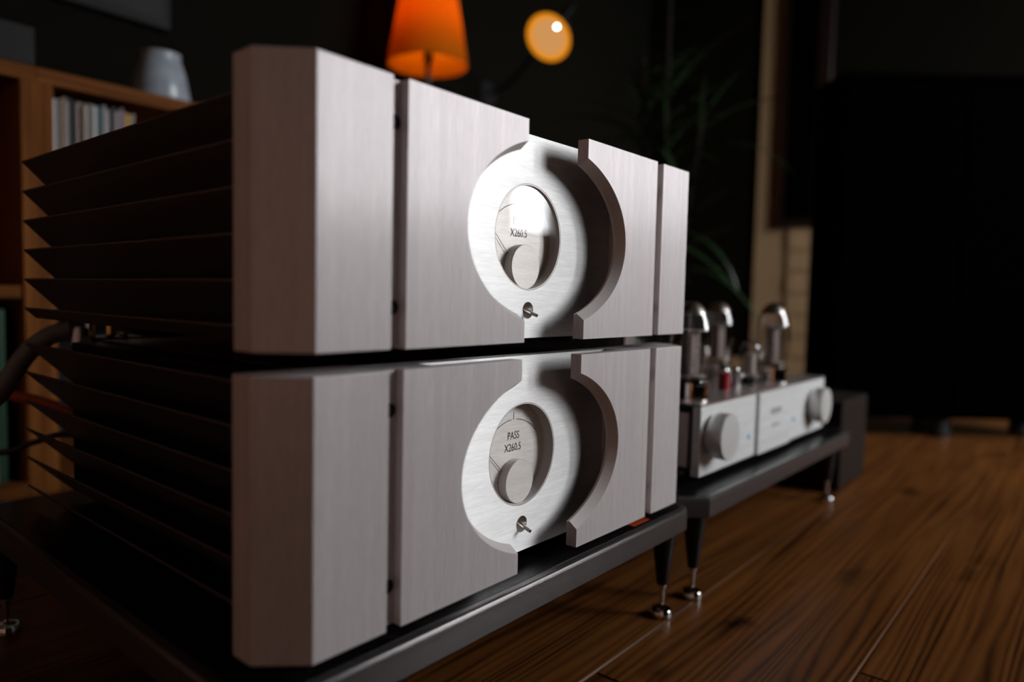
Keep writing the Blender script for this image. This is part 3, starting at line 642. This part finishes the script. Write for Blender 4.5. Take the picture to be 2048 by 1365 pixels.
# ------------------------------------------------------------------ wall lamp with round amber diffuser
wp = Vector((1.3296, .8744, 1.0315))
wl = empty('wall_lamp', wp); tag(wl, 'round amber glowing lamp head beside the pleated lampshade', 'lamp')
tc_ = (Vector((-0.21557, -0.31376, 0.33059)) - wp).normalized()
d = (tc_ + .8 * (DWN * .68 - RGT * .73)).normalized()
rotq = d.to_track_quat('Z', 'Y').to_matrix().to_4x4()
def head(name, prof, mt, closed=False): o = lathe_o(name, prof, mt, wl, 48, closed=closed, angle=50); o.matrix_local = rotq; return o
head('reflector', [(.020, -.075), (.040, -.060), (.066, .0), (.0685, .004), (.064, .0), (.038, -.056), (.018, -.070)], M['blackplastic'])
M['amber'] = emit('amber_diffuser', (1.0, .33, .010), .80)
M['ambercore'] = emit('amber_core', (1.0, .47, .15), .62)
head('diffuser', [(.0500, -.0010), (.0640, .0015)], M['amber'])
head('diffuser_core', [(.0001, -.0010), (.0500, -.0010)], M['ambercore'])
M['hot'] = emit('hot_bulb', (.86, .93, 1.0), 14.0)
bm = bmesh.new(); bmesh.ops.create_uvsphere(bm, u_segments=16, v_segments=10, radius=.0045); b_ = new_obj('bulb', bm, M['hot'], wl, True)
b_.location = RGT * .022 - DWN * .028 + tc_ * .045
bm = bmesh.new(); tube(bm, spline([-d * .07, -d * .16 + Vector((0, 0, .03)), Vector((.28, .36, .02)), Vector((.30, .496, 0))]), .006, 10); new_obj('arm', bm, M['chassis'], wl, True)
lathe_o('wall_plate', [(.0001, 0), (.04, 0), (.04, .012), (.0001, .012)], M['blackplastic'], wl, 24, (.30, .488, 0), 'Y', False)

# ------------------------------------------------------------------ potted plant with long arching leaves
pp = empty('potted_plant', (1.43, .57, 0)); tag(pp, 'tall dark leafy potted plant behind the valve amplifier', 'plant')
M['pot'] = plain('dark_glazed_pot', (.03, .028, .027), .35); M['soil'] = plain('soil', (.02, .014, .01), .9); M['leaf'] = plain('dark_green_leaf', (.010, .026, .007), .35, gscale=60, var=.4); M['stemm'] = plain('brown_stem', (.012, .009, .006), .7)
matte('stemm', .05)
pot = lathe_o('pot', [(.09, 0), (.12, .20), (.128, .205), (.128, .22), (.118, .22), (.112, .19), (.0001, .19)], M['pot'], pp, 36, closed=True); lathe_o('soil', [(.0001, .192), (.110, .194)], M['soil'], pot, 24, closed=False)
random.seed(21)
def leaf_mesh(L_, w, droop):
    bm = bmesh.new(); n = 9; rows = []
    for i in range(n + 1):
        f = i / n; a = droop * f; x = L_ * (math.sin(a) / droop if droop > .01 else f); z = -L_ * (1 - math.cos(a)) / droop if droop > .01 else 0
        ww = w * math.sin(PI * min(1, .06 + f * .94)) ** .7 * (1 - .35 * f) + .0004
        rows.append([bm.verts.new((x, -ww, z + ww * .35)), bm.verts.new((x, 0, z)), bm.verts.new((x, ww, z + ww * .35))])
    for a, b in zip(rows, rows[1:]):
        for j in (0, 1): bm.faces.new((a[j], a[j + 1], b[j + 1], b[j]))
    me = bpy.data.meshes.new('leaf'); bm.to_mesh(me); bm.free(); me.materials.append(M['leaf']); me.shade_smooth(); return me
LM = [leaf_mesh(.34, .011, .9), leaf_mesh(.28, .009, .6), leaf_mesh(.40, .012, 1.3), leaf_mesh(.24, .008, .3)]
for sx, sy, top in ((0, 0, 1.12), (.035, -.03, .82), (-.04, .02, .60), (.02, .045, .98)):
    bm = bmesh.new(); tube(bm, spline([(sx * .5, sy * .5, .19), (sx, sy, top * .5), (sx * 2.2, sy * 2.2, top)]), .008, 8); st = new_obj('stem', bm, M['stemm'], pp, True)
    for k in range(26):
        f = .30 + .70 * random.random() ** .8; z = .19 + (top - .19) * f; q = 1 + 1.2 * max(0, (f - .5) / .5)
        o = bpy.data.objects.new('leaf', random.choice(LM)); COL.objects.link(o); o.parent = st
        o.location = (sx * q, sy * q, z); o.rotation_euler = (random.uniform(-.3, .3), random.uniform(-1.05, .15), random.uniform(0, 2 * PI)); s = random.uniform(.62, .92); o.scale = (s, s, s)
